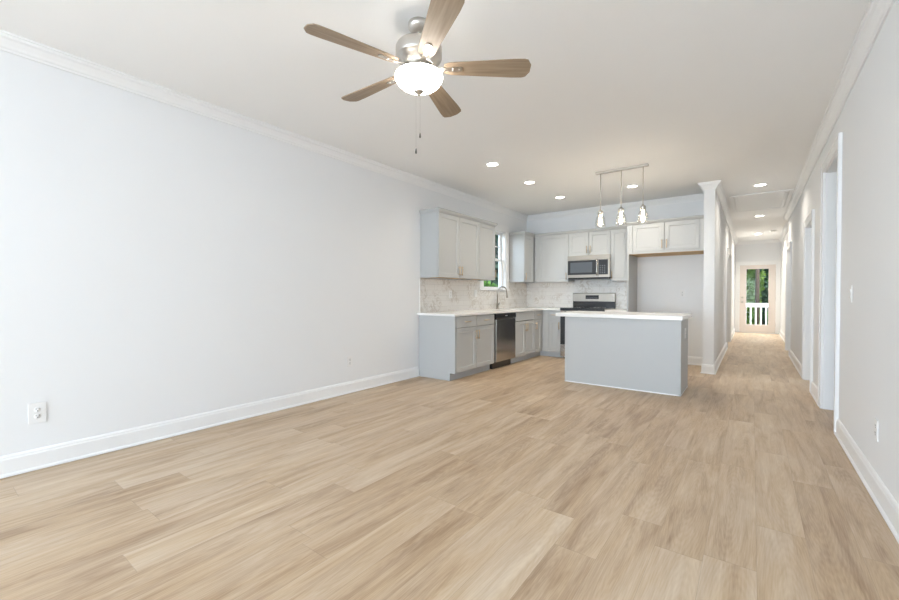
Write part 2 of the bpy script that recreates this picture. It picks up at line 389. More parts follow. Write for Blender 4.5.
# crown moulding, mitred all round
crown = [(0, H-.098), (.012, H-.098), (.014, H-.086), (.022, H-.078), (.028, H-.062), (.046, H-.036), (.060, H-.028), (.064, H-.014), (.074, H-.012), (.074, H), (0, H)]
path = [(0, YB), (0, YK), (PX0, YK), (PX0, PY0), (PX1, PY0), (PX1, YD), (XE, YD), (XE, 10.95), (XR, 10.95), (XR, YB)]
struct(MB().sweep(path, crown, True), 'trim_1', 'trim', 'white crown moulding where the walls meet the ceiling', 'trim')
# baseboards
base = [(0, .002), (.026, .002), (.026, .012), (.020, .020), (.016, .022), (.016, .108), (.012, .116), (.012, .124), (.006, .134), (0, .136)]
CW, CTH = .092, .02      # door casing
def bb(name, pts, label): struct(MB().sweep(pts, base), name, 'trim', label, 'baseboard')
bb('baseboard_left', [(0, YB), (0, 4.292)], 'white baseboard along the left wall')
bb('baseboard_back', [(2.136, YK), (PX0, YK), (PX0, PY0), (PX1, PY0), (PX1, LD0-CW)], 'white baseboard round the refrigerator alcove and the partition end')
bb('baseboard_hall', [(PX1, LD1+CW), (PX1, YD), (DX0-CW, YD)], 'white baseboard at the far left of the hall')
bb('baseboard_end', [(XE, YD), (XE, 10.95), (XR, 10.95), (XR, O3[1]+CW)], 'white baseboard at the far right of the hall')
bb('baseboard_right', [(XR, O1[0]-CW), (XR, YB)], 'white baseboard along the right wall beside the camera')
bb('baseboard_middle', [(XR, O2[0]-CW), (XR, O1[1]+CW)], 'short white baseboard between the first two right hand openings')
bb('baseboard_corridor', [(XR, O3[0]-CW), (XR, O2[1]+CW)], 'white baseboard between second and third right hand openings')

def casing_x(name, xf, sgn, y0, y1, z, depth, label):
    """casing on a wall face x = xf facing sgn, plus jamb lining"""
    mb = MB(); a, b = xf, xf + sgn*CTH
    mb.box((a, y0-CW, 0), (b, y0+.004, z-.004)).box((a, y1-.004, 0), (b, y1+CW, z-.004)).box((a, y0-CW, z-.004), (b, y1+CW, z+CW))
    e = sgn*.006
    mb.box((b, y0-CW, 0), (b+e, y0-CW+.02, z+CW-.02)).box((b, y1+CW-.02, 0), (b+e, y1+CW, z+CW-.02)).box((b, y0-CW, z+CW-.02), (b+e, y1+CW, z+CW))
    w = xf - sgn*depth
    mb.box((xf, y0, 0), (w, y0+.018, z-.018)).box((xf, y1-.018, 0), (w, y1, z-.018)).box((xf, y0, z-.018), (w, y1, z))
    return struct(mb, name, 'trim', label, 'trim', bevel=.002)
casing_x('trim_2', XR, -1, O1[0], O1[1], O1[2], WT, 'white casing round the tall opening nearest on the right')
casing_x('trim_3', XR, -1, O2[0], O2[1], O2[2], WT, 'white casing round the second opening on the right')
casing_x('trim_4', XR, -1, O3[0], O3[1], O3[2], WT, 'white casing round the third opening on the right')
casing_x('trim_5', PX1, 1, LD0, LD1, LDZ, PX1-PX0, 'white casing round the door on the left of the hall')
mb = MB()
mb.box((DX0-CW, YD-CTH, 0), (DX0+.004, YD, DZ-.004)).box((DX1-.004, YD-CTH, 0), (DX1+CW, YD, DZ-.004)).box((DX0-CW, YD-CTH, DZ-.004), (DX1+CW, YD, DZ+CW))
mb.box((DX0, YD, .018), (DX0+.018, YD+.15, DZ-.018)).box((DX1-.018, YD, .018), (DX1, YD+.15, DZ-.018)).box((DX0, YD, DZ-.018), (DX1, YD+.15, DZ)).box((DX0, YD-.005, 0), (DX1, YD+.17, .018))
struct(mb, 'trim_6', 'trim', 'white casing round the glazed door at the end of the hall', 'trim', bevel=.002)

# glazed door at the end of the hall
d = thing('door_1', 'cream door with one large glass pane at the end of the hall', 'door', (DX0+.02, YD+.012, .02), 0, kind='structure')
w, h = DX1-DX0-.04, DZ-.018-.022
g0, g1, gz0, gz1 = .165, w-.165, .235, h-.115
MB().box((0, 0, 0), (g0, .044, h)).box((g1, 0, 0), (w, .044, h)).box((g0, 0, 0), (g1, .044, gz0)).box((g0, 0, gz1), (g1, .044, h)).build('slab', 'doorpaint', d)
f = MB(); e = .025
f.box((g0-e, -.01, gz0-e), (g0, 0, gz1+e)).box((g1, -.01, gz0-e), (g1+e, 0, gz1+e)).box((g0, -.01, gz0-e), (g1, 0, gz0)).box((g0, -.01, gz1), (g1, 0, gz1+e)).build('glazing_frame', 'doorpaint', d, .003)
MB().box((g0, .018, gz0), (g1, .024, gz1)).build('glass_pane', 'glass', d)
MB().lathe([(0, -.012), (.03, -.012), (.03, 0)], (.068, 0, 1.05), 16, axis='y').build('deadbolt', 'nickel', d)
MB().lathe([(0, -.065), (.018, -.064), (.028, -.05), (.024, -.034), (.011, -.028), (.011, -.01), (.032, -.008), (.032, 0)], (.068, 0, .91), 18, axis='y').build('knob', 'nickel', d)
for z in (.25, 1.0, 1.75): MB().tube([(w+.004, -.004, z-.05), (w+.004, -.004, z+.05)], .007, 8).build('hinge', 'nickel', d)
# door on the left of the hall
d = thing('door_2', 'white panel door on the left side of the hall', 'door', (PX0+.03, LD0+.022, .01), PI/2, kind='structure')
w, h = LD1-LD0-.044, LDZ-.032
mb = MB().shaker(0, w/2-.002, 0, h, 0, .04, .11, .01); mb.shaker(w/2+.002, w, 0, h, 0, .04, .11, .01); mb.build('slab', 'trim', d)
for x in (w/2-.06, w/2+.06): MB().lathe([(0, -.062), (.024, -.05), (.02, -.034), (.01, -.028), (.01, -.012), (.026, -.01), (.026, 0)], (x, -.04, .95), 16, axis='y').build('knob', 'nickel', d)

# kitchen window
wnd = thing('window_1', 'white double hung window above the sink', 'window', (0, 0, 0), 0, kind='structure')
mb = MB(); c = .108
mb.box((0, WY0-c, WZ0-.002), (.02, WY0, WZ1)).box((0, WY1, WZ0-.002), (.02, WY1+c, WZ1)).box((0, WY0-c, WZ1), (.02, WY1+c, WZ1+c))
mb.build('casing', 'trim', wnd, .002)
mb = MB(); mb.box((-.13, WY0, WZ0), (-.0, WY0+.016, WZ1-.016)).box((-.13, WY1-.016, WZ0), (0, WY1, WZ1-.016)).box((-.13, WY0, WZ1-.016), (0, WY1, WZ1)); mb.build('jamb', 'trim', wnd)
MB().box((-.13, WY0-c-.01, WZ0-.024), (.035, WY1+c+.01, WZ0-.003)).build('sill', 'trim', wnd, .003)
a, b = WY0+.017, WY1-.017; zm = 1.79
def sash(x, z0, z1, name, munt):
    mb = MB(); r = .042
    mb.box((x-.03, a, z0), (x, a+r, z1)).box((x-.03, b-r, z0), (x, b, z1)).box((x-.03, a+r, z0), (x, b-r, z0+r)).box((x-.03, a+r, z1-r), (x, b-r, z1))
    if munt:
        mb.box((x-.024, a+r, (z0+z1)/2-.01), (x-.006, b-r, (z0+z1)/2+.01)).box((x-.024, (a+b)/2-.01, z0+r), (x-.006, (a+b)/2+.01, z1-r))
    o = mb.build(name, 'trim', wnd, .002)
    MB().box((x-.017, a+r, z0+r), (x-.012, b-r, z1-r)).build('glass_pane', 'glass', o)
sash(-.045, WZ0, zm+.02, 'lower_sash', False); sash(-.078, zm-.02, WZ1-.017, 'upper_sash', True)

# ------------------------------------------------------------------ outdoors
struct(MB().box((-60, -40, -.9), (60, 70, -.6)), 'ground', 'ground', 'green lawn outside the house', 'ground')
struct(MB().box((1.2, YD+.18, -.16), (7, YD+2.6, -.04)), 'porch_floor', 'deck', 'grey porch boards outside the glazed door', 'porch')
rl = thing('porch_railing', 'white porch railing with square balusters seen through the end door', 'railing', (0, YD+2.2, -.04))
MB().box((1.6, -.045, .84), (6.8, .045, .90)).box((1.6, -.02, .76), (6.8, .02, .84)).build('top_rail', 'trim', rl)
MB().box((1.6, -.02, .08), (6.8, .02, .14)).build('bottom_rail', 'trim', rl)
for x in (1.6, 6.8): MB().box((x-.05, -.05, 0), (x+.05, .05, 1.0)).build('post', 'trim', rl)
bm0 = MB().box((-.021, -.018, .14), (.021, .018, .76)); b0 = None
for k in range(36):
    x = 1.75 + k*.14
    if b0 is None: b0 = bm0.build('baluster', 'trim', rl, loc=(x, 0, 0)); c = b0
    else: c = b0.copy(); COL.objects.link(c); c.location = (x, 0, 0)
def leaves(mb, c, r, n, s, rng):
    for _ in range(n):
        while True:
            p = Vector((rng.uniform(-1,1), rng.uniform(-1,1), rng.uniform(-1,1)))
            if .25 < p.length < 1: break
        p = Vector((c[0]+p.x*r[0], c[1]+p.y*r[1], c[2]+p.z*r[2]))
        q = Euler((rng.uniform(-1,1), rng.uniform(-1,1), rng.uniform(0,6.3))).to_matrix(); k = s*rng.uniform(.6, 1.3)
        pts = [(-.5,0,0),(-.15,.28,.05),(.25,.25,.02),(.6,0,-.08),(.25,-.25,.02),(-.15,-.28,.05)]
        mb.add([p + q @ (Vector(t)*k) for t in pts], [(0,1,2,3),(0,3,4,5)])
def tree(x, y, hgt, rad, leaf, label, trunk=.16, low=.25, n=1600, s=.42, lean=0):
    rng = random.Random(int(x*71+y*13)); t = thing('leafy_tree', label, 'tree', (x, y, -.6), 0, 'trees outside the house')
    pts = [(0,0,0), (lean*.3, .02, hgt*.3), (lean*.7, -.05, hgt*.6), (lean, 0, hgt*.92)]
    mb = MB().tube(pts, [trunk, trunk*.8, trunk*.55, trunk*.15], 10)
    for k in range(5):
        a = rng.uniform(0, 6.3); z = hgt*rng.uniform(low+.05, .75); l = rad*.7
        mb.tube([(lean*z/hgt, 0, z), (lean*z/hgt+l*.5*math.cos(a), l*.5*math.sin(a), z+l*.35), (lean*z/hgt+l*math.cos(a), l*math.sin(a), z+l*.55)], [trunk*.35, trunk*.22, trunk*.06], 6)
    mb.build('trunk', 'bark', t)
    f = MB(); 
    for k in range(7):
        a = rng.uniform(0, 6.3); rr = rad*rng.uniform(.1, .65); z = hgt*(low + (1-low)*(k+.6)/7.2)
        leaves(f, (lean*z/hgt+rr*math.cos(a), rr*math.sin(a), z), (rad*.62, rad*.62, hgt*.16), n//7, s, rng)
    f.build('crown', leaf, t)
tree(3.45, 23.9, 6.5, .95, 'leaflight', 'light green tree left of the dark trunk beyond the porch railing', .09, .03, 4200, .20, .1)
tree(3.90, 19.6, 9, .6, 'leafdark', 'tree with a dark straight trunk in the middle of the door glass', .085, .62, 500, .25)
tree(4.95, 21.8, 6.5, .8, 'leaf', 'mid green tree right of the dark trunk beyond the porch railing', .09, .03, 3600, .20)
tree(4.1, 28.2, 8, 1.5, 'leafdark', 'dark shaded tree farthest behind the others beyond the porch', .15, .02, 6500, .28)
tree(.6, 25.0, 8, 1.5, 'leaf', 'broad green tree farthest left beyond the porch', .2, .05, 2400, .3)
tree(7.4, 26.0, 8, 1.5, 'leaf', 'broad green tree farthest right beyond the porch', .2, .05, 2400, .3)
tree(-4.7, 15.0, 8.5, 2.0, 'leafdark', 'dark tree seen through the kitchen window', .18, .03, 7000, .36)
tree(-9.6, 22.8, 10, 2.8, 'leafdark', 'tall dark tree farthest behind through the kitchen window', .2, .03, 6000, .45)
rng = random.Random(5)
t = thing('garden_shrub', 'bright green shrub just outside the kitchen window', 'shrub', (-1.15, 8.0, -.6))
MB().tube([(0,0,0), (.05,.02,.9), (.1,0,1.7)], [.04,.03,.01], 8).build('stem', 'bark', t)
f = MB(); leaves(f, (0, .0, 1.25), (.75, .9, .78), 1500, .15, rng); f.build('foliage', 'leaf', t)

# ------------------------------------------------------------------ cabinets
def vpull(parent, x, z, yf, L=.13, lab=True):
    mb = MB().tube([(x, yf-.03, z-L/2), (x, yf-.03, z+L/2)], .0065, 10)
    for s in (-1, 1): mb.tube([(x, yf, z+s*L*.36), (x, yf-.03, z+s*L*.36)], .005, 8)
    return tag(mb.build('handle', 'brass', parent), 'brass bar handle')
def hpull(parent, x, z, yf, L=.13):
    mb = MB().tube([(x-L/2, yf-.03, z), (x+L/2, yf-.03, z)], .0065, 10)
    for s in (-1, 1): mb.tube([(x+s*L*.36, yf, z), (x+s*L*.36, yf-.03, z)], .005, 8)
    return tag(mb.build('handle', 'brass', parent), 'brass bar handle')
G = .0042
def door(c, x0, x1, z0, z1, depth, pull=None, pz='top'):
    o = MB().shaker(x0+G, x1-G, z0+G, z1-G, -depth).build('door', 'cab', c, .0012)
    if pull:
        px = x0+.032 if pull == 'l' else x1-.032
        vpull(o, px, z1-.115 if pz == 'top' else z0+.105, -depth-.02)
    return o
def drawer(c, x0, x1, z0, z1, depth, pull=True):
    o = MB().box((x0+G, -depth-.02, z0+G), (x1-G, -depth, z1-G)).build('drawer', 'cab', c, .002)
    if pull: hpull(o, (x0+x1)/2, (z0+z1)/2, -depth-.02, min(.13, (x1-x0)*.55))
    return o
BD = .608                      # carcass depth
BZ = CT - .031                 # top of carcass
def base_body(c, w, endpanel=False, x0=0, hollow=False):
    if hollow:
        MB().box((0, -BD+.002, .103), (.016, -.001, BZ)).box((w-.016, -BD+.002, .103), (w, -.001, BZ)).box((.016, -BD+.002, .103), (w-.016, -.001, .119)).box((.016, -.012, .119), (w-.016, -.001, BZ)).box((.016, -BD+.06, .119), (w-.016, -BD+.07, BZ-.20)).build('body', 'cab', c)
        MB().box((x0, -BD+.065, .0), (w, -.06, .102)).build('toe_kick', 'toe', c); return
    MB().box((.0165, -BD+.07, .103), (w-.0165, -.001, BZ)).box((0, -BD+.002, .103), (.016, -.001, BZ)).box((w-.016, -BD+.002, .103), (w, -.001, BZ)).box((.0165, -BD+.002, .103), (w-.0165, -BD+.069, .118)).build('body', 'cab', c)
    MB().box((x0, -BD+.065, .0), (w, -.06 if x0 == 0 else -BD+.08, .102)).build('toe_kick', 'toe', c)
    if endpanel:
        pr = [(-.001, 0), (-BD+.065, 0), (-BD+.065, .1), (-BD-.02, .1), (-BD-.02, BZ), (-.001, BZ)]
        MB().prism(pr, 'x', -.016, -.0005).build('end_panel', 'cab', c, .0015)
LW = PI/2
# left run
DZ0 = .105; DRZ = .70
c = thing('base_cabinet', 'grey base cabinet with two drawers at the left end of the counter', 'cabinet', (0.002, 4.316, 0), LW)
w = 5.318-4.316; base_body(c, w, True)
drawer(c, .012, w/2, DRZ, BZ-.004, BD); drawer(c, w/2, w-.004, DRZ, BZ-.004, BD)
door(c, .012, w/2, DZ0, DRZ, BD, 'r'); door(c, w/2, w-.004, DZ0, DRZ, BD, 'l')
c = thing('base_cabinet', 'grey sink cabinet with two doors and a blank top panel, right of the dishwasher', 'cabinet', (0.002, 5.994, 0), LW)
w = 6.728-5.994; base_body(c, w, hollow=True)
tag(MB().box((G, -BD-.02, DRZ+G), (w-G, -BD, BZ-.004-G)).build('false_front', 'cab', c, .002))
door(c, 0, w/2, DZ0, DRZ, BD, 'r'); door(c, w/2, w, DZ0, DRZ, BD, 'l')
c = thing('base_cabinet', 'narrow grey base cabinet in the corner beside the sink cabinet', 'cabinet', (0.002, 6.729, 0), LW)
w = 7.045-6.729; base_body(c, 7.66-6.729)
MB().box((w-.029, -BD-.018, .103), (w+.001, -BD, BZ-.002)).build('filler', 'cab', c)
drawer(c, 0, w-.03, DRZ, BZ-.004, BD); door(c, 0, w-.03, DZ0, DRZ, BD, 'l')
# back run
c = thing('base_cabinet', 'grey base cabinet left of the range on the back wall', 'cabinet', (.635, YK-.002, 0), 0)
w = .994-.635; base_body(c, w, x0=-.084)
MB().box((0, -BD-.016, .103), (.124, -BD, BZ-.002)).build('filler', 'cab', c)
drawer(c, .126, w, DRZ, BZ-.004, BD); door(c, .126, w, DZ0, DRZ, BD, 'r')
c = thing('base_cabinet', 'grey base cabinet between the range and the refrigerator alcove', 'cabinet', (1.772, YK-.002, 0), 0)
w = 2.103-1.772; base_body(c, w)
drawer(c, 0, w, DRZ, BZ-.004, BD); door(c, 0, w, DZ0, DRZ, BD, 'l')

# worktops
def slab_L(mb, z0, z1): pass
cx0, cx1, cy0, cy1 = .13, .53, 6.06, 6.66          # sink cut-out
z0, z1 = CT-.03, CT
mb = MB()
# one ring of quads per level gives a clean slab with a sink hole
def plate(mb, outline_boxes):
    for (a, b) in outline_boxes: mb.box((a[0], a[1], z0), (b[0], b[1], z1))
plate(mb, [((.001, 4.272), (.652, cy0)), ((.001, cy0), (cx0, cy1)), ((cx1, cy0), (.652, cy1)), ((.001, cy1), (.652, YK-.001)), ((.652, 7.022), (.996, YK-.001))])
tag(mb.build('countertop', 'quartz'), 'white quartz worktop turning the corner over the grey base cabinets', 'countertop')
mb = MB().box((1.770, 7.022, z0), (2.103, YK-.001, z1))
tag(mb.build('countertop', 'quartz', None, .002), 'short white worktop right of the range', 'countertop')
sk = thing('kitchen_sink', 'steel undermount sink set in the worktop under the window', 'sink', (0, 0, 0))
s0, s1 = (cx0, cy0), (cx1, cy1); zb = CT-.22
mb = MB().box((cx0-.012, cy0-.012, zb), (cx1+.012, cy1+.012, zb+.01)).box((cx0-.012, cy0-.012, zb), (cx0, cy1+.012, z0-.001)).box((cx1, cy0-.012, zb), (cx1+.012, cy1+.012, z0-.001)).box((cx0, cy0-.012, zb), (cx1, cy0, z0-.001)).box((cx0, cy1, zb), (cx1, cy1+.012, z0-.001))
mb.build('basin', 'steel', sk)
MB().lathe([(0, .004), (.03, .004), (.042, .002), (.045, 0)], ((cx0+cx1)/2, (cy0+cy1)/2, zb+.0101), 20).build('drain', 'nickel', sk)
# faucet
fa = thing('kitchen_faucet', 'brushed nickel gooseneck faucet behind the sink', 'faucet', (.075, 6.36, CT))
MB().lathe([(.028, 0), (.028, .008), (.02, .014), (.018, .10), (.016, .104), (0, .104)], n=20).build('base', 'faucet', fa)
pts = [(0, 0, .10), (0, 0, .30)] + [(.095 - .095*math.cos(a), .01*math.sin(a), .30 + .095*math.sin(a)) for a in [PI*k/12 for k in range(1, 11)]] + [(.19, 0, .285)]
MB().tube(pts, .0115, 12).build('spout', 'faucet', fa)
MB().tube([(.191, 0, .29), (.196, 0, .20)], [.014, .017], 12).build('spray_head', 'faucet', fa)
MB().tube([(0, .016, .07), (0, .045, .075), (0, .085, .12)], [.009, .008, .006], 10).build('lever', 'faucet', fa)

# backsplash
T = .010; zt = 1.376
bs = MB().box((.0005, 4.318, CT+.001), (T, 5.872, zt)).box((.0005, 5.872, CT+.001), (T, 6.892, WZ0-.026)).box((.0005, 6.892, CT+.001), (T, YK-T-.0005, zt))
tag(bs.build('backsplash', 'tile'), 'marble look tile backsplash under the window on the left wall', 'backsplash')
bs = MB().box((.0005, YK-T, CT+.001), (2.103, YK-.0005, zt)).box((1.02, YK-T, zt), (1.76, YK-.0005, 1.42))
tag(bs.build('backsplash', 'tile'), 'marble look tile backsplash behind the range', 'backsplash')

# upper cabinets
UD = .308; UZ0, UZ1 = 1.383, 2.282
crp = [(0, UZ1-.010), (.004, UZ1-.010), (.030, UZ1+.026), (.030, UZ1+.040), (0, UZ1+.040)]
def upper_body(c, w, z0=UZ0, z1=UZ1, D=UD):
    MB().box((.0165, -D+.06, z0+.016), (w-.0165, -.001, z1)).box((0, -D, z0+.016), (.016, -.001, z1)).box((w-.016, -D, z0+.016), (w, -.001, z1)).box((.0165, -D, z1-.018), (w-.0165, -D+.0595, z1)).box((0, -D, z0), (w, -D+.02, z0+.0155)).box((0, -D+.02, z0), (.016, -.001, z0+.0155)).box((w-.016, -D+.02, z0), (w, -.001, z0+.0155)).build('body', 'cab', c)
    tag(MB().box((.0165, -D+.0205, z0+.010), (w-.0165, -.001, z0+.0155)).build('underside', 'wood_raw', c), 'raw wood underside')
def crownpart(c, path, z=None):
    MB().sweep(path, crp).build('crown_strip', 'cab', c)
y0, y1, y2, y3 = 4.333, 4.826, 5.356, 5.846
c = thing('wall_cabinet', 'grey two door wall cabinet nearest on the left wall', 'cabinet', (.002, y0, 0), LW)
w = y2-y0-.001; upper_body(c, w); door(c, 0, y1-y0, UZ0, UZ1-.012, UD, 'r', 'b'); door(c, y1-y0, w, UZ0, UZ1-.012, UD, 'l', 'b')
# path runs with the cabinet on its left so that the strip lies outside
crownpart(c, [(w, -UD-.02), (0, -UD-.02), (0, -.001)][::-1])
c = thing('wall_cabinet', 'grey single door wall cabinet just left of the window', 'cabinet', (.002, y2, 0), LW)
w = 5.846-y2; upper_body(c, w); door(c, 0, w, UZ0, UZ1-.012, UD, 'r', 'b'); crownpart(c, [(0, -UD-.02), (w, -UD-.02), (w, -.001)])
c = thing('wall_cabinet', 'grey single door wall cabinet right of the window, its pale side showing', 'cabinet', (.002, 6.904, 0), LW)
w = 7.343-6.904; upper_body(c, w); door(c, 0, w-.025, UZ0, UZ1-.012, UD, 'l', 'b'); crownpart(c, [(0, -.001), (0, -UD-.02), (w-.02, -UD-.02)])
c = thing('wall_cabinet', 'wide grey wall cabinet in the corner left of the microwave', 'cabinet', (.002, YK-.002, 0), 0)
w = 1.012; upper_body(c, w); 
MB().box((.334, -UD-.018, UZ0), (.402, -UD, UZ1)).build('filler', 'cab', c)
door(c, .403, w-.004, UZ0, UZ1-.012, UD, 'r', 'b'); crownpart(c, [(.334, -UD-.02), (w, -UD-.02)])
c = thing('wall_cabinet', 'short grey two door wall cabinet over the microwave', 'cabinet', (1.015, YK-.002, 0), 0)
w = .744; z = 1.853; upper_body(c, w, z); door(c, 0, w/2, z, UZ1-.012, UD, 'r', 'b'); door(c, w/2, w, z, UZ1-.012, UD, 'l', 'b'); crownpart(c, [(0, -UD-.02), (w, -UD-.02)])
c = thing('wall_cabinet', 'narrow grey wall cabinet between the microwave and the refrigerator alcove', 'cabinet', (1.760, YK-.002, 0), 0)
w = 2.104-1.760; upper_body(c, w); door(c, 0, w-.05, UZ0, UZ1-.012, UD, 'l', 'b'); MB().box((w-.049, -UD-.018, UZ0), (w, -UD, UZ1)).build('filler', 'cab', c); crownpart(c, [(0, -UD-.02), (w, -UD-.02)])
# refrigerator surround
FD = .608; FX0, FX1, FZ = 2.106, 3.179, 1.80
c = thing('refrigerator_surround', 'grey two door cabinet and side panel framing the empty refrigerator alcove', 'cabinet', (FX0, YK-.002, 0), 0)
MB().box((0, -FD-.02, 0), (.026, -.001, UZ1)).build('side_panel', 'cab', c, .0015)
w = FX1-FX0
MB().box((.027, -FD+.06, FZ+.012), (w, -.001, UZ1)).box((.027, -FD, FZ+.012), (.075, -FD+.0595, UZ1)).box((w-.055, -FD, FZ+.012), (w, -FD+.0595, UZ1)).box((.0755, -FD, UZ1-.02), (w-.0555, -FD+.0595, UZ1)).box((.0755, -FD, FZ+.012), (w-.0555, -FD+.0595, FZ+.032)).build('body', 'cab', c)
tag(MB().box((.027, -FD, FZ), (w, -.001, FZ+.0115)).build('underside', 'wood_raw', c), 'raw wood underside')
MB().box((.027, -FD-.018, FZ+.002), (.075, -FD, UZ1)).build('filler', 'cab', c); MB().box((w-.055, -FD-.018, FZ+.002), (w, -FD, UZ1)).build('filler', 'cab', c)
MB().box((.075, -FD-.018, FZ+.002), (w-.055, -FD, FZ+.032)).build('bottom_rail', 'cab', c)
m_ = .545
door(c, .076, m_, FZ+.033, UZ1-.012, FD, 'r', 'b'); door(c, m_, w-.056, FZ+.033, UZ1-.012, FD, 'l', 'b')
crownpart(c, [(0, -.36), (0, -FD-.02), (w, -FD-.02)])

# ------------------------------------------------------------------ appliances
dw = thing('dishwasher', 'stainless steel dishwasher with black top strip under the worktop', 'dishwasher', (.002, 5.322, 0), LW)
w = .668
MB().box((.004, -.56, .10), (w-.004, -.03, BZ-.004)).build('tub', 'black', dw)
MB().box((.035, -.635, .112), (w-.008, -.56, .765)).build('door_panel', 'steel', dw, .004)
mb = MB(); pr = [(-.56, .768), (-.632, .768), (-.643, .785), (-.643, .835), (-.632, .852), (-.56, .852)]; mb.prism(pr, 'x', .03, w-.004); mb.build('control_strip', 'black', dw, .002)
MB().box((.30, -.6445, .812), (.37, -.6435, .818)).build('indicator', 'plastic', dw)
MB().box((.02, -.575, .004), (w-.06, -.50, .098)).build('toe_grille', 'black', dw, .003)

rg = thing('range', 'stainless and black electric range, mostly hidden behind the island', 'oven', (1.000, YK-.012, 0), 0)
w = .764
MB().box((0, -.64, .03), (w, -.02, .8985)).build('body', 'steelw', rg)
MB().box((-.001, -.680, .864), (w+.001, -.641, .899)).box((-.001, -.680, .8995), (w+.001, -.066, .914)).build('cooktop', 'blackglass', rg, .004)
ringm = mat('burner_ring_grey', (.16, .16, .17), .3)
for (x, y, r) in ((.2, -.5, .10), (.56, -.5, .085), (.2, -.22, .075), (.56, -.22, .10)):
    MB().lathe([(r-.004, .0), (r-.004, .0006), (r, .0006), (r, 0), (r-.004, .0)], (x, y, .9142), 28).build('burner_ring', ringm, rg)
MB().box((.01, -.065, .897), (w+.012, -.022, 1.02)).build('lower_backguard', 'black', rg, .003)
o = MB().prism([(-.022, 1.02), (-.075, 1.02), (-.068, 1.17), (-.055, 1.178), (-.022, 1.178)], 'x', .008, w+.014).build('backguard', 'steelw', rg, .003)
MB().box((.255, -.0775, 1.065), (.495, -.069, 1.135)).build('display', 'black', o)
mb = MB()
for k in range(6): mb.box((.275+k*.036, -.0785, 1.085), (.292+k*.036, -.0776, 1.09))
mb.build('display_marks', mat('display_grey', (.35, .36, .38), .4), o)
MB().box((.003, -.672, .80), (w-.003, -.641, .862)).build('control_panel', 'steelw', rg, .003)
for k in range(4): MB().lathe([(.0, -.03), (.017, -.03), (.02, 0)], (.10+k*.19, -.673, .831), 16, axis='y').build('knob', 'black', rg)
d = MB().box((.003, -.675, .26), (w-.003, -.641, .795)).build('oven_door', 'blackglass', rg, .004)
mb = MB().tube([(.06, -.715, .765), (w-.06, -.715, .765)], .012, 12)
for x in (.09, w-.09): mb.tube([(x, -.675, .765), (x, -.715, .765)], .008, 8)
mb.build('handle', 'steel', d)
MB().box((.003, -.673, .05), (w-.003, -.641, .255)).build('storage_drawer', 'steel', rg, .004)
for x in (.06, w-.06):
    for y in (-.58, -.09): MB().lathe([(.018, 0), (.018, .03)], (x, y, 0), 12).build('foot', 'black', rg)

mw = thing('microwave', 'stainless over the range microwave with a dark glass door', 'microwave', (1.026, YK-.012, 1.424), 0)
w, h = .748, .424
MB().box((0, -.362, .03), (w, -.001, h)).build('body', 'steel', mw)
MB().box((0, -.362, 0), (w, -.001, .029)).build('vent_grille', 'black', mw)
MB().prism([(-.363, h), (-.395, h), (-.398, .352), (-.363, .352)], 'x', 0, w).build('top_band', 'steelw', mw, .002)
d = MB().box((0, -.40, .028), (w*.735, -.363, .349)).build('door', 'steelw', mw, .003)
MB().box((.008, -.4035, .078), (w*.735-.03, -.4005, .335)).build('door_glass', 'blackglass', d, .001)
MB().box((.055, -.4065, .115), (w*.735-.10, -.404, .30)).build('window', 'mwglass', d)
hd = MB().tube([(w*.735-.012, -.432, .06), (w*.735-.012, -.438, .12), (w*.735-.012, -.438, .30), (w*.735-.012, -.432, .345)], .011, 12)
for z in (.075, .33): hd.tube([(w*.735-.012, -.40, z), (w*.735-.012, -.434, z)], .007, 8)
hd.build('handle', 'steel', d)
p = MB().box((w*.735+.004, -.398, .028), (w, -.363, .349)).build('control_panel', 'steelw', mw, .003)
MB().box((w*.735+.012, -.4015, .075), (w-.03, -.3985, .335)).build('keypad', 'blackglass', p)
mb = MB()
for r in range(5):
    for q in range(3): mb.box((w*.765+.008+q*.036, -.4025, .10+r*.032), (w*.765+.028+q*.036, -.4016, .108+r*.032))
mb.build('key_marks', mat('keypad_grey', (.22, .24, .27), .4), p)

# ------------------------------------------------------------------ island
IX0, IX1, IY0, IY1 = 1.773, 3.118, 5.200, 5.798
i = thing('kitchen_island', 'grey kitchen island with plain panel front and white worktop', 'island', (0, 0, 0))
MB().box((IX0+.004, IY0+.004, .0), (IX1-.004, IY1-.02, BZ)).build('body', 'cab', i)
MB().box((IX0+.02, IY0, .002), (IX1-.02, IY0+.004, BZ)).build('front_panel', 'cab', i)
for x0, x1 in ((IX0, IX0+.022), (IX1-.022, IX1)): MB().box((x0, IY0-.003, .002), (x1, IY0+.02, BZ)).build('corner_trim', 'cab', i, .002)
MB().box((IX1-.004, IY0+.02, .002), (IX1, IY1, BZ)).build('end_panel', 'cab', i)
q = [(0, .001), (.014, .001), (.013, .008), (.008, .013), (0, .015)]
MB().sweep([(IX0-.001, IY1), (IX0-.001, IY0-.003), (IX1+.001, IY0-.003), (IX1+.001, IY1)][::-1], q).build('shoe_moulding', 'trim', i)
MB().box((1.655, 5.165, z0), (3.132, 6.05, z1+.015)).build('worktop', 'quartz', i, .003)

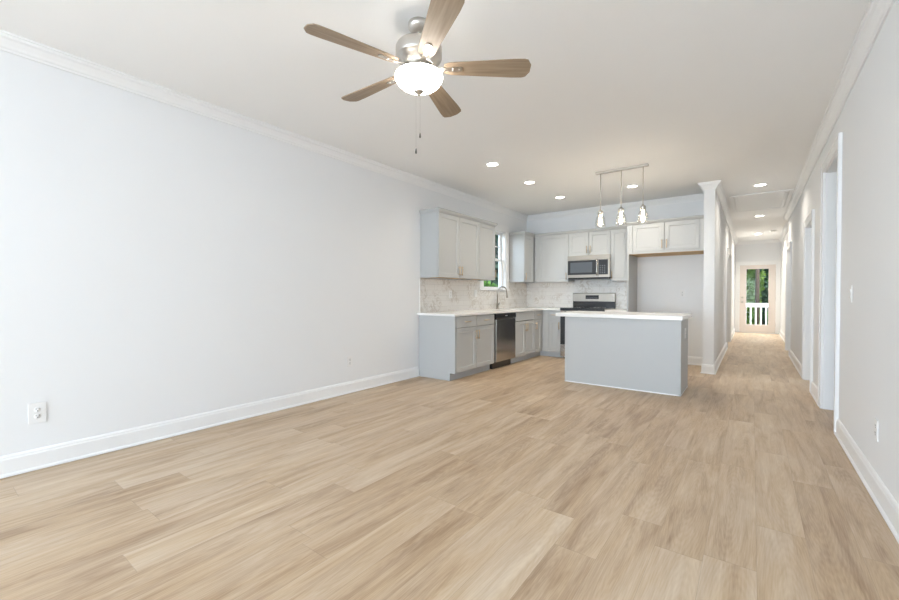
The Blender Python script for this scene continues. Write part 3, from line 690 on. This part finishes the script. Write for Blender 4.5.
# ------------------------------------------------------------------ wall plates
def outlet(loc, rz, label, w=.076, h=.120, sw=False, gang=1, name=None):
    o = thing('light_switch' if sw else 'wall_outlet', label, 'switch' if sw else 'outlet', loc, rz)
    MB().box((-w/2, -.006, -h/2), (w/2, -.0005, h/2)).build('plate', 'plastic', o, .002)
    if sw:
        for g in range(gang):
            x = (g-(gang-1)/2)*.046
            MB().prism([(-.006, -.033), (-.0095, -.033), (-.007, 0), (-.0115, .033), (-.006, .033)], 'x', x-.016, x+.016).build('rocker', 'plastic', o)
    else:
        for s in (-1, 1):
            z = s*.021
            r = MB().lathe([(0, -.0072), (.0160, -.0072), (.0166, -.0060)], (0, 0, z), 18, axis='y').build('receptacle', 'plastic', o)
            mb = MB().box((-.009, -.0077, z), (-.0055, -.0072, z+.010)).box((.0055, -.0077, z+.001), (.009, -.0072, z+.009)).box((-.0028, -.0077, z-.011), (.0028, -.0072, z-.005))
            mb.build('slots', 'slot', r)
    return o
outlet((0, .51, .37), LW, 'large white duplex outlet low on the left wall near the camera', .086, .135)
outlet((0, 3.083, .367), LW, 'white outlet low on the left wall near the grey base cabinet')
outlet((.0105, 5.03, 1.15), LW, 'white outlet on the tile backsplash under the two door wall cabinet')
outlet((.0105, 5.74, 1.17), LW, 'white switch on the tile backsplash left of the window sill', sw=True)
outlet((2.827, YK, 1.165), 0, 'white outlet on the wall inside the refrigerator alcove')
outlet((IX1+.0005, 5.515, .69), LW, 'white outlet on the end of the kitchen island')
outlet((XR, 3.29, .38), -LW, 'white outlet low on the right wall')
outlet((XR, 4.09, 1.154), -LW, 'white switch on the right wall beside the tall opening', .076, .125, True)

# ------------------------------------------------------------------ ceiling fittings
can = None
cans = [((1.16, 4.357), 'recessed ceiling light nearest the camera over the left counter'), ((1.171, 5.373), 'middle recessed ceiling light over the left counter'),
        ((1.182, 6.494), 'farthest recessed ceiling light over the left counter'), ((2.306, 6.474), 'recessed ceiling light behind the pendant bar'),
        ((3.832, 7.507), 'recessed ceiling light in the hall before the attic hatch'), ((3.855, 10.446), 'recessed ceiling light in the hall just past the attic hatch'),
        ((3.863, 13.49), 'recessed ceiling light at the far end of the hall')]
for (x, y), lab in cans:
    cw = CAN_W[[q[1] for q in cans].index(lab)]
    if can is None:
        can = thing('recessed_light', lab, 'ceiling light', (x, y, H), 0, 'recessed ceiling lights')
        MB().lathe([(.068, -.0045), (.072, -.006), (.092, -.004), (.094, -.0005), (.068, -.0005)], n=36).build('trim_ring', 'trim', can)
        tag(MB().lathe([(0, -.004), (.0675, -.004), (.0675, -.001)], n=36).build('lens', 'can', can), 'glowing lens')
    else: copy_thing(can, (x, y, H), lab)
    light('AREA', 'recessed_lamp', (x, y, H-.012), cw, WARM, (0, 0, 0), .12, spread=math.radians(146))

# attic hatch
ah = thing('attic_hatch', 'white framed attic hatch in the hall ceiling', 'hatch', (3.845, 8.86, H))
X, Y = .41, .785; t = .055
MB().box((-X, -Y, -.014), (X, -Y+t, -.0005)).box((-X, Y-t, -.014), (X, Y, -.0005)).box((-X, -Y+t, -.014), (-X+t, Y-t, -.0005)).box((X-t, -Y+t, -.014), (X, Y-t, -.0005)).build('frame', 'trim', ah, .003)
p = MB().box((-X+t+.008, -Y+t+.006, -.009), (X-t-.008, Y-t-.006, -.0005)).build('panel', 'trim', ah, .002)
for sx in (-1, 1): MB().box((sx*(X-t-.012), -Y+t+.01, -.016), (sx*(X-t-.05), Y-t-.01, -.0092)).build('batten', 'trim', p, .002)
sd = thing('smoke_detector', 'small round smoke detector on the hall ceiling near the end wall', 'smoke detector', (4.16, 13.02, H))
MB().lathe([(.06, -.0005), (.065, -.012), (.055, -.032), (.03, -.036), (0, -.036)], n=24).build('cover', 'plastic', sd)
MB().lathe([(.046, -.030), (.056, -.022), (.057, -.024), (.046, -.034)], n=24).build('vent_ring', 'slot', sd)

# pendant bar
pe = thing('pendant_bar_light', 'nickel bar with three clear glass pendants hanging over the island', 'pendant light', (2.397, 5.48, H))
MB().box((-.318, -.032, -.026), (.318, .032, -.0005)).build('ceiling_bar', 'nickel', pe, .004)
jp = [(.030, 0), (.036, -.008), (.046, -.022), (.055, -.048), (.060, -.085), (.063, -.125), (.064, -.160), (.0625, -.160), (.0615, -.125), (.0585, -.085), (.0535, -.048), (.0445, -.022), (.0345, -.009), (.0285, -.002), (.0285, 0), (.030, 0)]
for k in range(3):
    x = (k-1)*.258
    p = MB().tube([(x, 0, -.026), (x, 0, -.50)], .0052, 10).build('rod', 'nickel', pe)
    s = MB().lathe([(0, -.49), (.012, -.49), (.016, -.505), (.033, -.512), (.035, -.518), (.035, -.56), (.03, -.562), (0, -.562)], (x, 0, 0), 24).build('socket_cap', 'nickel', pe)
    MB().lathe([(r, z-.563) for r, z in jp], (x, 0, 0), 28).build('glass_shade', 'jar', pe)
    MB().lathe([(0, -.145), (.012, -.142), (.021, -.128), (.023, -.11), (.019, -.08), (.013, -.05), (.012, -.01), (.0, -.01)][::-1], (x, 0, -.555), 20).build('bulb', 'bulb', pe)
    light('POINT', 'pendant_lamp', (2.397+x, 5.48, H-.72), 2.0, (1, .86, .68), size=.03)

# ceiling fan
FX, FY = 2.152, 1.840
fn = thing('ceiling_fan', 'nickel ceiling fan with five oak blades and a lit frosted bowl', 'ceiling fan', (FX, FY, H))
MB().lathe([(.060, -.0005), (.064, -.004), (.064, -.026), (.058, -.036), (.044, -.052), (.030, -.060), (.018, -.063), (0, -.063)], n=36).build('canopy', 'nickel', fn)
MB().tube([(0, 0, -.06), (0, 0, -.125)], .0115, 16).build('downrod', 'nickel', fn)
MB().lathe([(0, -.112), (.024, -.112), (.03, -.122), (.05, -.130), (.118, -.134), (.132, -.139), (.137, -.148), (.137, -.205), (.134, -.212), (.118, -.222), (.118, -.228), (.104, -.232), (.104, -.262), (.06, -.266), (0, -.266)], n=48).build('motor_housing', 'nickel', fn)
MB().lathe([(0, -.266), (.07, -.266), (.084, -.272), (.084, -.292), (.116, -.300), (.130, -.304), (.130, -.312), (0, -.312)], n=48).build('light_fitter', 'nickel', fn)
tag(MB().lathe([(.128, -.309), (.139, -.311), (.142, -.319), (.138, -.335), (.127, -.353), (.108, -.370), (.082, -.384), (.052, -.393), (.02, -.398), (0, -.399)], n=48).build('glass_bowl', 'bowl', fn), 'glowing frosted glass bowl')
MB().lathe([(0, -.397), (.029, -.397), (.031, -.403), (.023, -.411), (.011, -.417), (.007, -.426), (0, -.429)], n=20).build('finial', 'nickel', fn)
def blade_mesh():
    mb = MB(); st = 24; r0, r1 = .150, .662; top = []; bot = []
    out = []
    for k in range(st+1):
        t = k/st; x = r0 + (r1-r0)*t
        w = .046 + .026*min(1, t*1.25)
        e = 1.0
        dx = r1 - x
        if dx < .045: e = math.sqrt(max(0, 1-((.045-dx)/.045)**2)); w = (w-.045) + .045*e
        if t < .06: w *= .75 + .25*t/.06
        out.append((x, w))
    poly = [(x, w) for x, w in out] + [(x, -w) for x, w in out[::-1]]
    mb.prism(poly, 'z', -.003, .003)
    return mb
def arm_mesh():
    mb = MB()
    mb.prism([(.07, .020), (.12, .015), (.175, .012), (.19, .018), (.25, .017), (.26, .011), (.26, -.011), (.25, -.017), (.19, -.018), (.175, -.012), (.12, -.015), (.07, -.020)], 'z', -.0085, -.0035)
    for x, y in ((.205, .009), (.205, -.009), (.242, 0)): mb.lathe([(0, -.0115), (.005, -.011), (.006, -.0085)], (x, y, 0), 10)
    return mb
bl = ar = None
for k in range(5):
    a = math.radians(36 + 72*k)
    rot = (math.radians(-12), 0, a)
    ro = Matrix.Rotation(a, 3, 'Z') @ Matrix.Rotation(math.radians(-12), 3, 'X')
    if bl is None:
        bl = blade_mesh().build('blade', 'blade', fn, .0015); ar = arm_mesh().build('blade_bracket', 'nickel', bl)
        b = bl
    else:
        b = bl.copy(); COL.objects.link(b); c = ar.copy(); COL.objects.link(c); c.parent = b
    b.location = (0, 0, -.269); b.rotation_euler = ro.to_euler()
def chain(x, y, z0, z1, nm):
    mb = MB(); n = int((z0-z1)/.008)
    mb.tube([(x, y, z0), (x, y, z1)], .00028, 6)
    o = mb.build('pull_chain', 'chain', fn)
    MB().lathe([(0, 0), (.003, -.001), (.0045, -.01), (.006, -.026), (.004, -.032), (0, -.033)][::-1], (x, y, z1), 12).build('pull_knob', 'chain', o)
chain(-.062, .082, -.29, -.605, 'a'); chain(-.078, .062, -.29, -.705, 'b')
